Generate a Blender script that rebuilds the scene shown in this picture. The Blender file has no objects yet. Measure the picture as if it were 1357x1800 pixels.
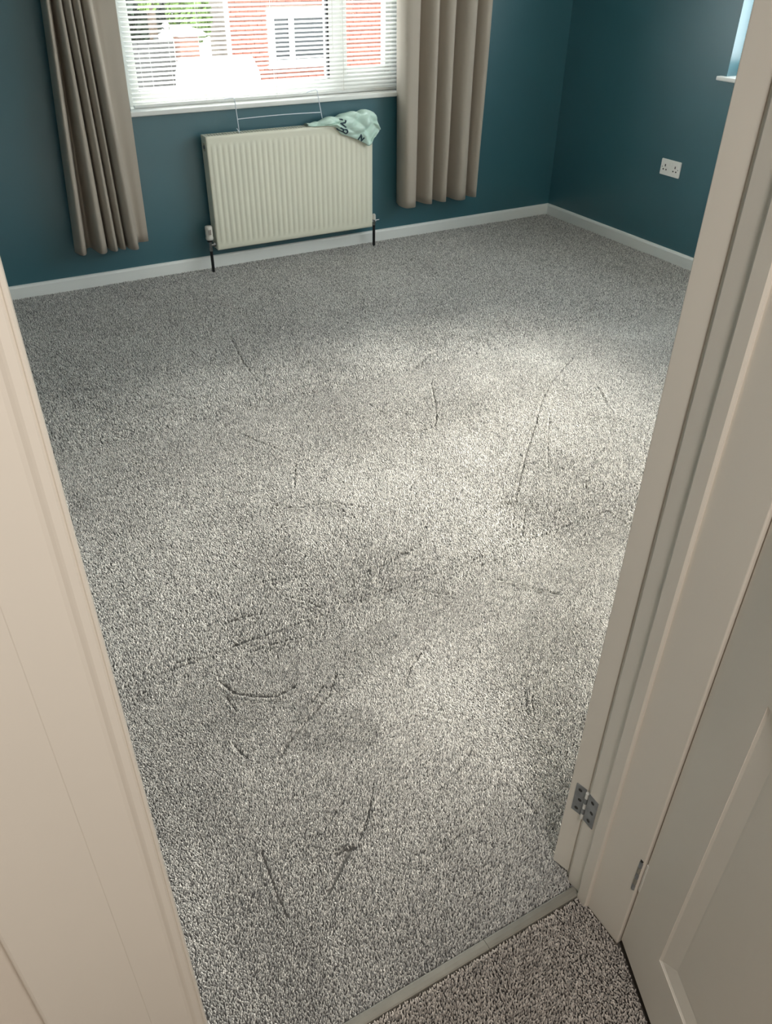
import bpy, bmesh, math, random
import numpy as np
from mathutils import Vector, Matrix
C = bpy.context.scene.collection
S = bpy.context.scene
random.seed(4)
RNG = np.random.default_rng(7)
R = math.radians

# ------------------------------------------------------------------ camera
cam = bpy.data.objects.new('camera', bpy.data.cameras.new('camera'))
C.objects.link(cam)
cr, cu, cf = (Vector((0.87188746, -0.48960828, 0.00979719)), Vector((0.27802152, 0.51136803, 0.81314622)),
              Vector((0.40313309, 0.70624816, -0.58197701)))
M = Matrix.Identity(4)
for i in range(3):
    M[i][0], M[i][1], M[i][2] = cr[i], cu[i], -cf[i]
M[2][3] = 1.565
cam.matrix_world = M
cam.data.sensor_fit = 'VERTICAL'
cam.data.sensor_height = 36.0
cam.data.sensor_width = 27.14
cam.data.lens = 36.0 * 1408.35 / 1800
cam.data.clip_start = 0.02
S.camera = cam

# ------------------------------------------------------------------ world, sun, landing fill, exposure
w = bpy.data.worlds.new('World'); S.world = w; w.use_nodes = True
wn = w.node_tree; wn.nodes.clear()
wo = wn.nodes.new('ShaderNodeOutputWorld'); wb = wn.nodes.new('ShaderNodeBackground')
tc = wn.nodes.new('ShaderNodeTexCoord'); sx = wn.nodes.new('ShaderNodeSeparateXYZ'); rp = wn.nodes.new('ShaderNodeValToRGB')
wn.links.new(tc.outputs['Generated'], sx.inputs[0]); wn.links.new(sx.outputs['Z'], rp.inputs[0])
rp.color_ramp.elements[0].position = 0.0; rp.color_ramp.elements[0].color = (0.95, 0.97, 1.0, 1)
rp.color_ramp.elements[1].position = 0.8; rp.color_ramp.elements[1].color = (0.87, 0.94, 1.0, 1)
wn.links.new(rp.outputs[0], wb.inputs[0]); wb.inputs[1].default_value = 9.0
wn.links.new(wb.outputs[0], wo.inputs[0])

sun = bpy.data.objects.new('sun', bpy.data.lights.new('sun', 'SUN')); C.objects.link(sun)
sun.data.energy = 16.0; sun.data.angle = R(24); sun.data.color = (1.0, 0.93, 0.86)
SUN_EL, SUN_AZ = R(34), R(9)             # hazy sun beyond the right-hand window
sd = Vector((math.cos(SUN_EL) * math.cos(SUN_AZ), math.cos(SUN_EL) * math.sin(SUN_AZ), math.sin(SUN_EL)))
sun.rotation_euler = sd.to_track_quat('Z', 'Y').to_euler()

def portal(name, loc, rot, sx_, sy_):
    l = bpy.data.lights.new(name, 'AREA'); l.shape = 'RECTANGLE'; l.size = sx_; l.size_y = sy_
    l.cycles.is_portal = True
    o = bpy.data.objects.new(name, l); C.objects.link(o); o.location = loc; o.rotation_euler = rot
portal('window_portal', (1.895, 4.79, 1.46), (R(-90), 0, 0), 1.64, 1.24)
portal('side_window_portal', (4.13, 1.99, 1.65), (R(90), 0, R(90)), 2.48, 1.28)

fill_light = bpy.data.objects.new('landing_lamp', bpy.data.lights.new('landing_lamp', 'AREA')); C.objects.link(fill_light)  # added fill light to brighten the landing surfaces; its source is unseen
fill_light.data.shape = 'DISK'; fill_light.data.size = 0.35; fill_light.data.energy = 22; fill_light.data.color = (1.0, 0.965, 0.925)
fill_light.location = (0.20, -0.50, 2.28)

S.view_settings.view_transform = 'Standard'; S.view_settings.look = 'None'
S.view_settings.exposure = 0.0; S.view_settings.gamma = 1.0; S.view_settings.use_curve_mapping = False

# ------------------------------------------------------------------ materials
def srgb(r, g, b):
    f = lambda c: (c / 255 / 12.92) if c / 255 <= 0.04045 else ((c / 255 + 0.055) / 1.055) ** 2.4
    return (f(r), f(g), f(b), 1)

def mat(name, col, rough=0.5, var=0.0, vscale=8.0, bump=0.0, bscale=60.0, metal=0.0, spec=0.5, coat=0.0, sheen=0.0):
    m = bpy.data.materials.new(name); m.use_nodes = True
    nt = m.node_tree; b = nt.nodes['Principled BSDF']
    b.inputs['Roughness'].default_value = rough; b.inputs['Metallic'].default_value = metal
    b.inputs['Specular IOR Level'].default_value = spec
    b.inputs['Coat Weight'].default_value = coat; b.inputs['Coat Roughness'].default_value = 0.25
    b.inputs['Sheen Weight'].default_value = sheen
    b.inputs['Base Color'].default_value = col
    co = nt.nodes.new('ShaderNodeTexCoord')
    if var > 0:
        n = nt.nodes.new('ShaderNodeTexNoise'); n.inputs['Scale'].default_value = vscale; n.inputs['Detail'].default_value = 4
        nt.links.new(co.outputs['Object'], n.inputs['Vector'])
        r_ = nt.nodes.new('ShaderNodeValToRGB')
        r_.color_ramp.elements[0].position = 0.3; r_.color_ramp.elements[1].position = 0.7
        r_.color_ramp.elements[0].color = tuple(c * (1 - var) for c in col[:3]) + (1,)
        r_.color_ramp.elements[1].color = tuple(min(1, c * (1 + var)) for c in col[:3]) + (1,)
        nt.links.new(n.outputs['Fac'], r_.inputs[0]); nt.links.new(r_.outputs[0], b.inputs['Base Color'])
    if bump > 0:
        n2 = nt.nodes.new('ShaderNodeTexNoise'); n2.inputs['Scale'].default_value = bscale; n2.inputs['Detail'].default_value = 3
        nt.links.new(co.outputs['Object'], n2.inputs['Vector'])
        bp = nt.nodes.new('ShaderNodeBump'); bp.inputs['Strength'].default_value = bump; bp.inputs['Distance'].default_value = 0.004
        nt.links.new(n2.outputs['Fac'], bp.inputs['Height']); nt.links.new(bp.outputs[0], b.inputs['Normal'])
    return m

def carpet_mat(name, dark, light):
    m = bpy.data.materials.new(name); m.use_nodes = True
    nt = m.node_tree; b = nt.nodes['Principled BSDF']
    b.inputs['Roughness'].default_value = 0.95; b.inputs['Specular IOR Level'].default_value = 0.15
    b.inputs['Sheen Weight'].default_value = 0.25; b.inputs['Sheen Roughness'].default_value = 0.5
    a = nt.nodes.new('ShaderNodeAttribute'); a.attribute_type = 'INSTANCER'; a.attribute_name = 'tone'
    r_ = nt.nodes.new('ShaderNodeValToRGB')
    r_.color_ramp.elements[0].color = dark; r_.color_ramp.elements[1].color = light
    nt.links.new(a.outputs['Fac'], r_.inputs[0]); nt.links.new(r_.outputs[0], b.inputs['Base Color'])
    return m

def translucent_mat(name, col, trans=0.35, rough=0.6):
    m = bpy.data.materials.new(name); m.use_nodes = True
    nt = m.node_tree; b = nt.nodes['Principled BSDF']; out = nt.nodes['Material Output']
    b.inputs['Base Color'].default_value = col; b.inputs['Roughness'].default_value = rough
    t = nt.nodes.new('ShaderNodeBsdfTranslucent'); t.inputs[0].default_value = col
    mx = nt.nodes.new('ShaderNodeMixShader'); mx.inputs[0].default_value = trans
    nt.links.new(b.outputs[0], mx.inputs[1]); nt.links.new(t.outputs[0], mx.inputs[2]); nt.links.new(mx.outputs[0], out.inputs[0])
    return m

def glass_mat(name):
    m = bpy.data.materials.new(name); m.use_nodes = True
    nt = m.node_tree; nt.nodes.remove(nt.nodes['Principled BSDF']); out = nt.nodes['Material Output']
    t = nt.nodes.new('ShaderNodeBsdfTransparent'); t.inputs[0].default_value = (0.95, 0.97, 0.96, 1)
    g = nt.nodes.new('ShaderNodeBsdfGlossy'); g.inputs['Roughness'].default_value = 0.02
    lw = nt.nodes.new('ShaderNodeLayerWeight'); pw = nt.nodes.new('ShaderNodeMath'); pw.operation = 'POWER'; pw.inputs[1].default_value = 5
    f = nt.nodes.new('ShaderNodeMath'); f.operation = 'MULTIPLY_ADD'; f.inputs[1].default_value = .9; f.inputs[2].default_value = .04
    nt.links.new(lw.outputs['Facing'], pw.inputs[0]); nt.links.new(pw.outputs[0], f.inputs[0])
    mx = nt.nodes.new('ShaderNodeMixShader')
    nt.links.new(f.outputs[0], mx.inputs[0]); nt.links.new(t.outputs[0], mx.inputs[1]); nt.links.new(g.outputs[0], mx.inputs[2])
    nt.links.new(mx.outputs[0], out.inputs[0])
    return m

PALE = mat('pale_wall_paint', srgb(222, 220, 214), 0.6, 0.02, 3)  # colour of the unseen front wall, made pale to bounce light
TEAL = mat('teal_paint', srgb(52, 102, 114), 0.40, 0.03, 3, 0.04, 220, spec=.9, coat=0.35)
GLOSS = mat('white_gloss_paint', srgb(226, 218, 206), 0.30, 0.02, 2.5, 0.03, 30, spec=0.5)
CREAM = mat('cream_wall_paint', srgb(226, 216, 203), 0.45, 0.02, 3, 0.05, 90)
SKIRT = mat('white_skirting_paint', srgb(244, 245, 241), 0.40, 0.02, 4)
CEIL = mat('ceiling_paint', srgb(235, 233, 228), 0.8, 0.02, 3)
PVC = mat('white_upvc', srgb(238, 238, 234), 0.30)
RADM = mat('radiator_enamel', srgb(236, 233, 214), 0.32, 0.01, 3)
CURT = translucent_mat('taupe_curtain_cloth', srgb(188, 177, 163), 0.14, 0.85)
SLAT = translucent_mat('blind_slat', (0.94, 0.93, 0.90, 1), 0.45, 0.45)
CORD = mat('blind_cord', srgb(235, 232, 225), 0.7)
GLASS = glass_mat('window_glass')
DARKSTRIP = mat('black_strip', srgb(35, 35, 35), 0.6)
BLACK = mat('black_pipe', srgb(22, 22, 24), 0.45)
CHROME = mat('dull_chrome', srgb(150, 150, 150), 0.3, metal=1)
STEEL = mat('zinc_hinge', srgb(138, 140, 142), 0.5, 0.18, 60, metal=0.45)
BRIGHT = mat('bright_knuckle', srgb(228, 226, 220), 0.35, metal=0.1)
DARKHOLE = mat('dark_screw', srgb(40, 38, 36), 0.6)
VALVE = mat('valve_plastic', srgb(225, 220, 210), 0.4)
VGREY = mat('valve_grey_window', srgb(150, 142, 134), 0.5)
WIRE = mat('white_coated_wire', srgb(225, 230, 238), 0.35)
MINT = mat('mint_polythene', srgb(206, 232, 220), 0.33, 0.05, 25, 0.15, 120, spec=0.6)
INK = mat('dark_teal_ink', srgb(45, 72, 84), 0.45)
SOCK = mat('white_socket_plastic', srgb(248, 246, 240), 0.35)
ALU = mat('grey_metal_strip', srgb(142, 138, 128), 0.5, 0.08, 20, metal=0.15)
PILE = carpet_mat('grey_pile', srgb(136, 134, 131), srgb(232, 228, 222))
PILE2 = carpet_mat('brown_grey_pile', srgb(140, 132, 125), srgb(224, 215, 206))
BACK = mat('carpet_backing', srgb(112, 110, 106), 0.95, 0.15, 200)
BACK2 = mat('landing_carpet_backing', srgb(78, 73, 68), 0.95, 0.15, 200)
BRICK = mat('red_brick', srgb(126, 74, 60), 0.85, 0.22, 5)
MORTAR = mat('mortar', srgb(130, 118, 108), 0.9, 0.08, 10)
WHITEP = mat('white_outdoor_paint', srgb(236, 236, 234), 0.5)
HPANE = mat('dark_house_pane', srgb(40, 42, 44), 0.12, spec=.35)
CURTN = mat('pale_net_curtain', srgb(150, 150, 150), 0.9)
VANM = mat('white_van_paint', srgb(240, 240, 240), 0.25, coat=0.5)
VDARK = mat('van_window', srgb(40, 44, 48), 0.08)
TYRE = mat('tyre_rubber', srgb(28, 28, 28), 0.8)
FENCE = mat('dark_timber', srgb(70, 68, 66), 0.85, 0.2, 6)
LEAF = mat('leaf_green', srgb(96, 120, 55), 0.6, 0.3, 3)
LEAF2 = mat('dark_leaf_green', srgb(52, 62, 46), 0.6, 0.3, 3)
BARK = mat('bark', srgb(80, 66, 54), 0.9, 0.2, 8)
GROUND = mat('pale_tarmac', srgb(150, 148, 144), 0.9, 0.1, 1.5)
ROOF = mat('roof_tile', srgb(110, 84, 74), 0.85, 0.2, 3)

# ------------------------------------------------------------------ mesh helpers
def link(name, bm, m, parent=None, smooth=False, bevel=0.0, seg=2):
    me = bpy.data.meshes.new(name)
    bmesh.ops.recalc_face_normals(bm, faces=bm.faces)
    bm.to_mesh(me); bm.free()
    o = bpy.data.objects.new(name, me); C.objects.link(o)
    if isinstance(m, (list, tuple)):
        for q in m: me.materials.append(q)
    else:
        me.materials.append(m)
    if smooth:
        for p in me.polygons: p.use_smooth = True
    if bevel > 0:
        md = o.modifiers.new('bevel', 'BEVEL'); md.width = bevel; md.segments = seg; md.limit_method = 'ANGLE'; md.angle_limit = R(40)
        for p in me.polygons: p.use_smooth = True
        wn_ = o.modifiers.new('weighted', 'WEIGHTED_NORMAL'); wn_.keep_sharp = True
    if parent is not None:
        o.parent = parent
        o.matrix_parent_inverse = parent.matrix_world.inverted() if False else Matrix.Translation(-parent.location) if parent.type != 'EMPTY' else Matrix.Translation(-Vector(parent.location))
        if parent.parent is not None or parent.type == 'MESH':
            o.matrix_parent_inverse = Matrix.Identity(4)
            wl = world_offset(parent); o.matrix_parent_inverse = Matrix.Translation(-wl)
    return o

def world_offset(p):
    v = Vector((0, 0, 0))
    while p is not None:
        v += Vector(p.location) + Vector(p.matrix_parent_inverse.translation)
        p = p.parent
    return v

def box(bm, x0, x1, y0, y1, z0, z1, mi=0):
    vs = [bm.verts.new((x, y, z)) for x in (x0, x1) for y in (y0, y1) for z in (z0, z1)]
    for f in ((0, 1, 3, 2), (4, 6, 7, 5), (0, 4, 5, 1), (2, 3, 7, 6), (0, 2, 6, 4), (1, 5, 7, 3)):
        fc = bm.faces.new([vs[i] for i in f]); fc.material_index = mi
    return vs

def bx(*boxes):
    bm = bmesh.new()
    for b in boxes: box(bm, *b)
    return bm

def obox(bm, o, ax, ay, az, a, b, c, mi=0):
    """box with its corner frame at o; ranges a,b,c along axes ax,ay,az"""
    o, ax, ay, az = Vector(o), Vector(ax), Vector(ay), Vector(az)
    vs = [bm.verts.new(o + ax * i + ay * j + az * k) for i in a for j in b for k in c]
    for f in ((0, 1, 3, 2), (4, 6, 7, 5), (0, 4, 5, 1), (2, 3, 7, 6), (0, 2, 6, 4), (1, 5, 7, 3)):
        fc = bm.faces.new([vs[i] for i in f]); fc.material_index = mi

def tube(bm, pts, r, n=8, caps=True):
    pts = [Vector(p) for p in pts]; rings = []
    for i, p in enumerate(pts):
        t = (pts[min(i + 1, len(pts) - 1)] - pts[max(i - 1, 0)]).normalized()
        a = Vector((0, 0, 1)) if abs(t.z) < 0.9 else Vector((1, 0, 0))
        s = t.cross(a).normalized(); u = t.cross(s).normalized()
        rr = r[i] if isinstance(r, (list, tuple)) else r
        rings.append([bm.verts.new(p + (s * math.cos(2 * math.pi * k / n) + u * math.sin(2 * math.pi * k / n)) * rr) for k in range(n)])
    for A, B in zip(rings, rings[1:]):
        for k in range(n):
            bm.faces.new((A[k], A[(k + 1) % n], B[(k + 1) % n], B[k]))
    if caps:
        bm.faces.new(rings[0][::-1]); bm.faces.new(rings[-1])

def loft(bm, sections, closed=False):
    rows = [[bm.verts.new(p) for p in s] for s in sections]
    for A, B in zip(rows, rows[1:]):
        n = len(A)
        for k in range(n if closed else n - 1):
            bm.faces.new((A[k], A[(k + 1) % n], B[(k + 1) % n], B[k]))
    return rows

def prism(bm, prof, axis, a, b):
    """closed 2D profile extruded along an axis; prof pairs fill the other two axes in order"""
    def P(u, v, t):
        return {'x': (t, u, v), 'y': (u, t, v), 'z': (u, v, t)}[axis]
    A = [bm.verts.new(P(u, v, a)) for u, v in prof]; B = [bm.verts.new(P(u, v, b)) for u, v in prof]
    n = len(prof)
    for k in range(n): bm.faces.new((A[k], A[(k + 1) % n], B[(k + 1) % n], B[k]))
    bm.faces.new(A[::-1]); bm.faces.new(B)

def tag(o, label, cat, group=None, kind=None):
    if label: o['label'] = label
    if cat: o['category'] = cat
    if group: o['group'] = group
    if kind: o['kind'] = kind
    return o

def thing(name, label, cat, loc, group=None):
    o = bpy.data.objects.new(name, None); C.objects.link(o); o.location = loc; o.empty_display_size = 0.1
    return tag(o, label, cat, group)

def struct(name, bm, m, bevel=0.0, smooth=False, parent=None):
    o = link(name, bm, m, parent, smooth, bevel)
    if parent is None: o['kind'] = 'structure'
    return o

def struct_empty(name, loc):
    o = bpy.data.objects.new(name, None); C.objects.link(o); o.location = loc; o['kind'] = 'structure'; o.empty_display_size = 0.1
    return o

# ------------------------------------------------------------------ room shell
YB, XR, XL, H = 4.52, 3.86, -0.60, 2.40
YF0, YF1 = 0.448, 0.593                     # landing face and bedroom face of the doorway wall
JX0, JX1 = 0.0294, 0.778                    # left and right lining faces
WX0, WX1, WZ0, WZ1 = 1.07, 2.72, 0.82, 2.10
SY0, SY1, SZ0, SZ1 = 0.74, 3.238, 1.00, 2.30
WT = 0.28

struct('floor', bx((XL - .2, XR + .25, -1.7, YB + .28, -0.20, -0.012)), mat('floor_deck', srgb(120, 110, 98), 0.8))
struct('ceiling', bx((XL - .5, XR + .25, -1.7, YB + .28, H, H + .15)), CEIL)
bm = bx((XL - .2, WX0, YB, YB + WT, -0.012, H), (WX1, XR + .25, YB, YB + WT, -0.012, H),
        (WX0, WX1, YB, YB + WT, -0.012, WZ0), (WX0, WX1, YB, YB + WT, WZ1, H))
struct('wall_back', bm, TEAL)
bm = bx((XR, XR + .25, SY1, YB, -0.012, H), (XR, XR + .25, YF1, SY0, -0.012, H),
        (XR, XR + .25, SY0, SY1, -0.012, SZ0 - .022), (XR, XR + .25, SY0, SY1, SZ1, H))
struct('wall_right', bm, TEAL)
struct('wall_left', bx((XL - .2, XL, YF1, YB, -0.012, H)), TEAL)
LX0 = JX0 - .028; RX1 = JX1 + .028
for nm, y0, y1, m_ in (('wall_front', YF0 + .07, YF1, PALE), ('wall_landing_front', YF0, YF0 + .07, CREAM)):
    bm = bx((XL - .5, LX0, y0, y1, -0.012, H), (RX1, XR + .25, y0, y1, -0.012, H), (LX0, RX1, y0, y1, 2.03, H))
    struct(nm, bm, m_)
struct('wall_landing_left', bx((XL - .6, XL - .5, -1.7, YF0, -0.012, H)), CREAM)
struct('wall_landing_back', bx((XL - .5, 1.70, -1.8, -1.7, -0.012, H)), CREAM)
struct('wall_landing_right', bx((1.60, 1.70, -1.7, YF0, -0.012, H)), CREAM)

# skirting boards
def skirt_prof(t=0.016, h=0.068):
    return [(0, -0.008), (t, -0.008), (t, h - .012), (t - .003, h - .004), (t - .008, h), (0, h)]
bm = bmesh.new(); prism(bm, [(YB - u, v) for u, v in skirt_prof()], 'x', XL, XR); struct('baseboard_back', bm, SKIRT)
bm = bmesh.new(); prism(bm, [(XR - u, v) for u, v in skirt_prof()], 'y', YF1, YB - 0.016); struct('baseboard_right', bm, SKIRT)
bm = bmesh.new(); prism(bm, [(XL + u, v) for u, v in skirt_prof()], 'y', YF1, YB - 0.016); struct('baseboard_left', bm, SKIRT)

# door linings and architraves
t1 = struct_empty('trim_1', (JX0, YF0, 0))
link('lining', bx((LX0, JX0 - .0002, YF0 - .001, YF1 + .001, -0.006, 2.03)), GLOSS, t1, bevel=0.0025)
link('door_stop', bx((JX0 - .002, JX0 + .004, YF0 + .087, YF0 + .11, -0.006, 2.0)), GLOSS, t1, bevel=0.003)
bm = bmesh.new()
a0, a1 = 0.0284, -0.108                # moulded architrave: edge bead, quirk, raised band, then a flat
prof = [(a0, YF0), (a0, YF0 - .0125)] + [(a0 - u, YF0 - v) for u, v in ((.0008, .0152), (.0022, .0165), (.0034, .0162), (.0040, .0152), (.0046, .0160), (.0058, .0168), (.0105, .0168), (.0122, .0160), (.0145, .0146), (.0175, .0140))]
prof += [(-.0240, YF0 - .0140), (-.0248, YF0 - .0136), (a1 + .003, YF0 - .0134), (a1 + .001, YF0 - .0128), (a1, YF0 - .012), (a1, YF0)]
prism(bm, prof, 'z', -0.006, 2.06)
link('architrave', bm, GLOSS, t1)
t2 = struct_empty('trim_2', (JX1, YF0, 0))
link('lining', bx((JX1, RX1, YF0 - .001, YF1 + .001, -0.006, 2.03)), GLOSS, t2, bevel=0.003)
bm = bmesh.new()
prism(bm, [(JX1 + .002, YF1 - .062), (JX1 - .004, YF1 - .062), (JX1 - .007, YF1 - .059), (JX1 - .007, YF1 - .038), (JX1 - .005, YF1 - .035), (JX1 + .002, YF1 - .035)], 'z', -0.004, 2.0)
link('door_stop', bm, GLOSS, t2)
link('architrave', bx((JX1 + .0085, JX1 + .055, YF1 + .0005, YF1 + .0115, -0.004, 2.05)), GLOSS, t2)  # unseen bedroom-side strip, added to block light through the hinge gap
t3 = struct('trim_3', bx((JX0, JX1, YF0, YF1, 2.0, 2.03)), GLOSS, 0.003)

# ------------------------------------------------------------------ bedroom door, folded right back on its hinges
phi = R(165)
dl = Vector((-math.cos(phi), math.sin(phi), 0)); dt = Vector((-dl.y, dl.x, 0)); up = Vector((0, 0, 1))
P0 = Vector((0.7845, 0.602, 0))
d1 = struct_empty('door_1', P0)
bm = bmesh.new(); obox(bm, P0, dl, dt, up, (0, 0.745), (0, 0.038), (0.009, 1.985)); link('leaf', bm, GLOSS, d1, bevel=0.0015)
for (s0, s1, z0, z1) in ((.10, .34, .22, .78), (.41, .65, .22, .78), (.10, .34, .98, 1.85), (.41, .65, .98, 1.85)):
    for tt, dd in ((0.038, 1), (0.0, -1)):
        bm = bmesh.new()
        o_ = P0 + dt * tt
        f0 = [(s0, z0), (s1, z0), (s1, z1), (s0, z1)]
        def rr(i, dep): return [o_ + dl * (s + (i if s == s0 else -i)) + up * (z_ + (i if z_ == z0 else -i)) + dt * dd * dep for s, z_ in f0]
        rows = loft(bm, [rr(0, 0.0002), rr(.012, .006), rr(.03, .002), rr(.05, .005)], True); bm.faces.new(rows[-1])
        link('moulded_panel', bm, GLOSS, d1)
def hinge_plate(name, o, ax, az, wdt, hgt, nrm, parent, screws):
    bm = bmesh.new(); obox(bm, o, ax, nrm, az, (0, wdt), (-0.001, 0.0016), (0, hgt))
    h = link(name, bm, STEEL, parent)
    for (a_, b_) in screws:
        bm = bmesh.new(); c = Vector(o) + Vector(ax) * a_ + Vector(az) * b_
        ax_, az_, n_ = Vector(ax), Vector(az), Vector(nrm)
        rg = [[c + ax_ * math.cos(k * math.pi / 5) * r_ + az_ * math.sin(k * math.pi / 5) * r_ + n_ * d_ for k in range(10)] for r_, d_ in ((.0042, .0017), (.0034, .0021), (.001, .0017))]
        rows = loft(bm, rg, True); bm.faces.new(rows[-1])
        link('screw', bm, DARKHOLE, h)
    return h
hz0, hz1 = 0.203, 0.281
hinge_plate('hinge_plate', P0 + up * hz0 + dt * 0.003, dt, up, 0.022, hz1 - hz0, -dl, d1, ((.012, .012), (.009, .039), (.012, .066)))
jp = hinge_plate('hinge_plate', (JX1, YF1 - .0005, hz0 + .006), (0, -1, 0), (0, 0, 1), 0.024, hz1 - hz0, (-1, 0, 0), t2, ((.012, .012), (.015, .039), (.012, .066)))
pin = Vector((0.7795, 0.5985, 0))
for k in range(5):
    z0 = hz0 + k * 0.0156 + .001
    bm = bmesh.new(); tube(bm, [pin + up * z0, pin + up * (z0 + .0146)], 0.0036, 10)
    link('hinge_knuckle', bm, BRIGHT if k % 2 == 0 else STEEL, d1)

# ------------------------------------------------------------------ landing door beside the jamb
q0 = Vector((0.7850, 0.4470, 0)); qd = Vector((-0.38775, -0.92177, 0)); qn = Vector((-qd.y, qd.x, 0)) * -1
if qn.x > 0: qn = -qn                        # face looking to the opening
d2 = struct_empty('door_2', q0)
qs = q0 + qd * 0.003
bm = bmesh.new()
DW, DH = 0.62, 1.99
panels = [(.108, .512, .158, .80), (.108, .512, .96, 1.86)]
# face with openings for the panels: stiles and rails built as one leaf
def Q(s, z_, d_): return qs + qd * s + up * z_ + qn * d_
for a_, b_ in (((0, .108), (.012, DH)), ((.512, DW), (.012, DH))):
    obox(bm, qs, qd, qn, up, a_, (-.035, 0), b_)
for b_ in ((.012, .158), (.80, .96), (1.86, DH)):
    obox(bm, qs, qd, qn, up, (.108, .512), (-.035, 0), b_)
link('leaf', bm, GLOSS, d2)
for (s0, s1, z0, z1) in panels:
    bm = bmesh.new()
    def rr(i, dep): return [Q(s + (i if s == s0 else -i), z_ + (i if z_ == z0 else -i), dep) for s, z_ in ((s0, z0), (s1, z0), (s1, z1), (s0, z1))]
    rows = loft(bm, [rr(0, -.001), rr(.004, -.003), rr(.036, -.0085), rr(.040, -.008), rr(.046, -.008)], True)
    bm.faces.new(rows[-1]); rows2 = loft(bm, [rr(0, -.001), rr(0, -.03)], True); bm.faces.new(rows2[-1])
    link('moulded_panel', bm, GLOSS, d2)
hp = Vector((0.7795, 0.4535, 0))
for k in range(5):
    z0 = 0.182 + k * .0172
    bm = bmesh.new(); tube(bm, [hp + up * z0, hp + up * (z0 + .0150)], .0042, 10)
    link('hinge_knuckle', bm, STEEL if k % 2 == 0 else ALU, d2)
bm = bmesh.new(); obox(bm, q0 + up * .185 + qn * .0004, qd, qn, up, (.002, .0065), (-.001, .0012), (0, .082)); link('hinge_plate', bm, BRIGHT, d2)
bm = bmesh.new(); tube(bm, [hp + up * .268, hp + up * .272], .0036, 10); link('hinge_pin', bm, DARKHOLE, d2)

# ------------------------------------------------------------------ windows
def window_back():
    o = struct_empty('window_1', (WX0, YB, WZ0))
    y0, y1 = 4.645, 4.715
    link('window_frame', bx((WX0, 1.158, y0, y1, WZ0, WZ1), (2.645, WX1, y0, y1, WZ0, WZ1), (1.158, 2.645, y0, y1, WZ0, .915),
                            (1.158, 2.645, y0, y1, WZ1 - .08, WZ1), (2.247, 2.330, y0, y1, .915, WZ1 - .08)), PVC, o, bevel=.003)
    link('casement_sash', bx((2.330, 2.365, y0 + .008, y1 - .01, .915, WZ1 - .08), (2.612, 2.645, y0 + .008, y1 - .01, .915, WZ1 - .08),
                             (2.365, 2.612, y0 + .008, y1 - .01, .915, .958), (2.365, 2.612, y0 + .008, y1 - .01, WZ1 - .12, WZ1 - .08)), PVC, o, bevel=.003)
    link('dark_strip', bx((2.236, 2.2475, y0 - .003, y0 + .02, .915, WZ1 - .08)), DARKSTRIP, o)  # thin dark strip along the left edge of the mullion
    link('pane', bx((1.158, 2.247, 4.68, 4.684, .915, WZ1 - .08)), GLASS, o)
    link('pane', bx((2.365, 2.612, 4.68, 4.684, .958, WZ1 - .12)), GLASS, o)
    link('window_sill', bx((WX0 - .012, WX1 + .03, 4.490, 4.65, .820, .8435)), PVC, o, bevel=.005, )
window_back()

def window_right():
    o = struct_empty('window_2', (XR, SY0, SZ0))
    x0, x1 = XR + .14, XR + .21
    link('window_frame', bx((x0, x1, SY0, SY0 + .06, SZ0, SZ1), (x0, x1, SY1 - .06, SY1, SZ0, SZ1), (x0, x1, SY0 + .06, SY1 - .06, SZ0, SZ0 + .06),
                            (x0, x1, SY0 + .06, SY1 - .06, SZ1 - .06, SZ1), (x0, x1, 1.96, 2.02, SZ0 + .06, SZ1 - .06)), PVC, o, bevel=.003)
    link('pane', bx((x0 + .03, x0 + .034, SY0 + .06, 1.96, SZ0 + .06, SZ1 - .06)), GLASS, o)
    link('pane', bx((x0 + .03, x0 + .034, 2.02, SY1 - .06, SZ0 + .06, SZ1 - .06)), GLASS, o)
    link('window_sill', bx((XR - .030, XR + .15, SY0 - .04, SY1 + .042, SZ0 - .022, SZ0 - .002)), PVC, o, bevel=.004)
window_right()

# ------------------------------------------------------------------ venetian blind
vb = thing('venetian_blind', 'white horizontal slatted blind lowered over the window behind the radiator', 'blind', (1.9, 4.585, .846))
bx0, bx1, by = 1.103, 2.690, 4.585
tilt = R(20)
def slat_mesh():
    bm = bmesh.new(); secs = []
    for x in (bx0, bx1):
        s = []
        for k in range(5):
            u = (k / 4 - .5) * .025; crown = .0016 * (1 - (2 * k / 4 - 1) ** 2)
            s.append((x, u * math.cos(tilt) - crown * math.sin(tilt), u * math.sin(tilt) + crown * math.cos(tilt)))
        secs.append(s)
    loft(bm, secs); return bm
first = None
zs = [0.9105 + .0207 * k for k in range(54)] + [.8898, .8700]
for z_ in zs:
    if first is None:
        first = link('slat', slat_mesh(), SLAT, None, smooth=True)
        sl = first
    else:
        sl = first.copy(); C.objects.link(sl)
    sl.parent = vb; sl.location = (-1.9, 0, z_ - .846)
link('bottom_rail', bx((bx0, bx1, by - .0125, by + .0125, .846, .860)), PVC, vb, bevel=.003)
link('head_rail', bx((bx0, bx1, by - .02, by + .02, 2.045, 2.085)), PVC, vb, bevel=.002)
for x in (1.487, 1.890, 2.300):
    bm = bmesh.new()
    for dy in (-.0135, .0135): tube(bm, [(x, by + dy, .85), (x, by + dy, 2.05)], .0011, 5)
    link('ladder_cord', bm, CORD, vb)
    link('cord_clip', bx((x - .008, x + .008, by - .0145, by - .011, .848, .858)), PVC, vb)
bm = bmesh.new(); tube(bm, [(2.235, by - .017, 1.05), (2.235, by - .017, 2.05)], .0016, 6); link('tilt_wand', bm, CORD, vb)

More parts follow.
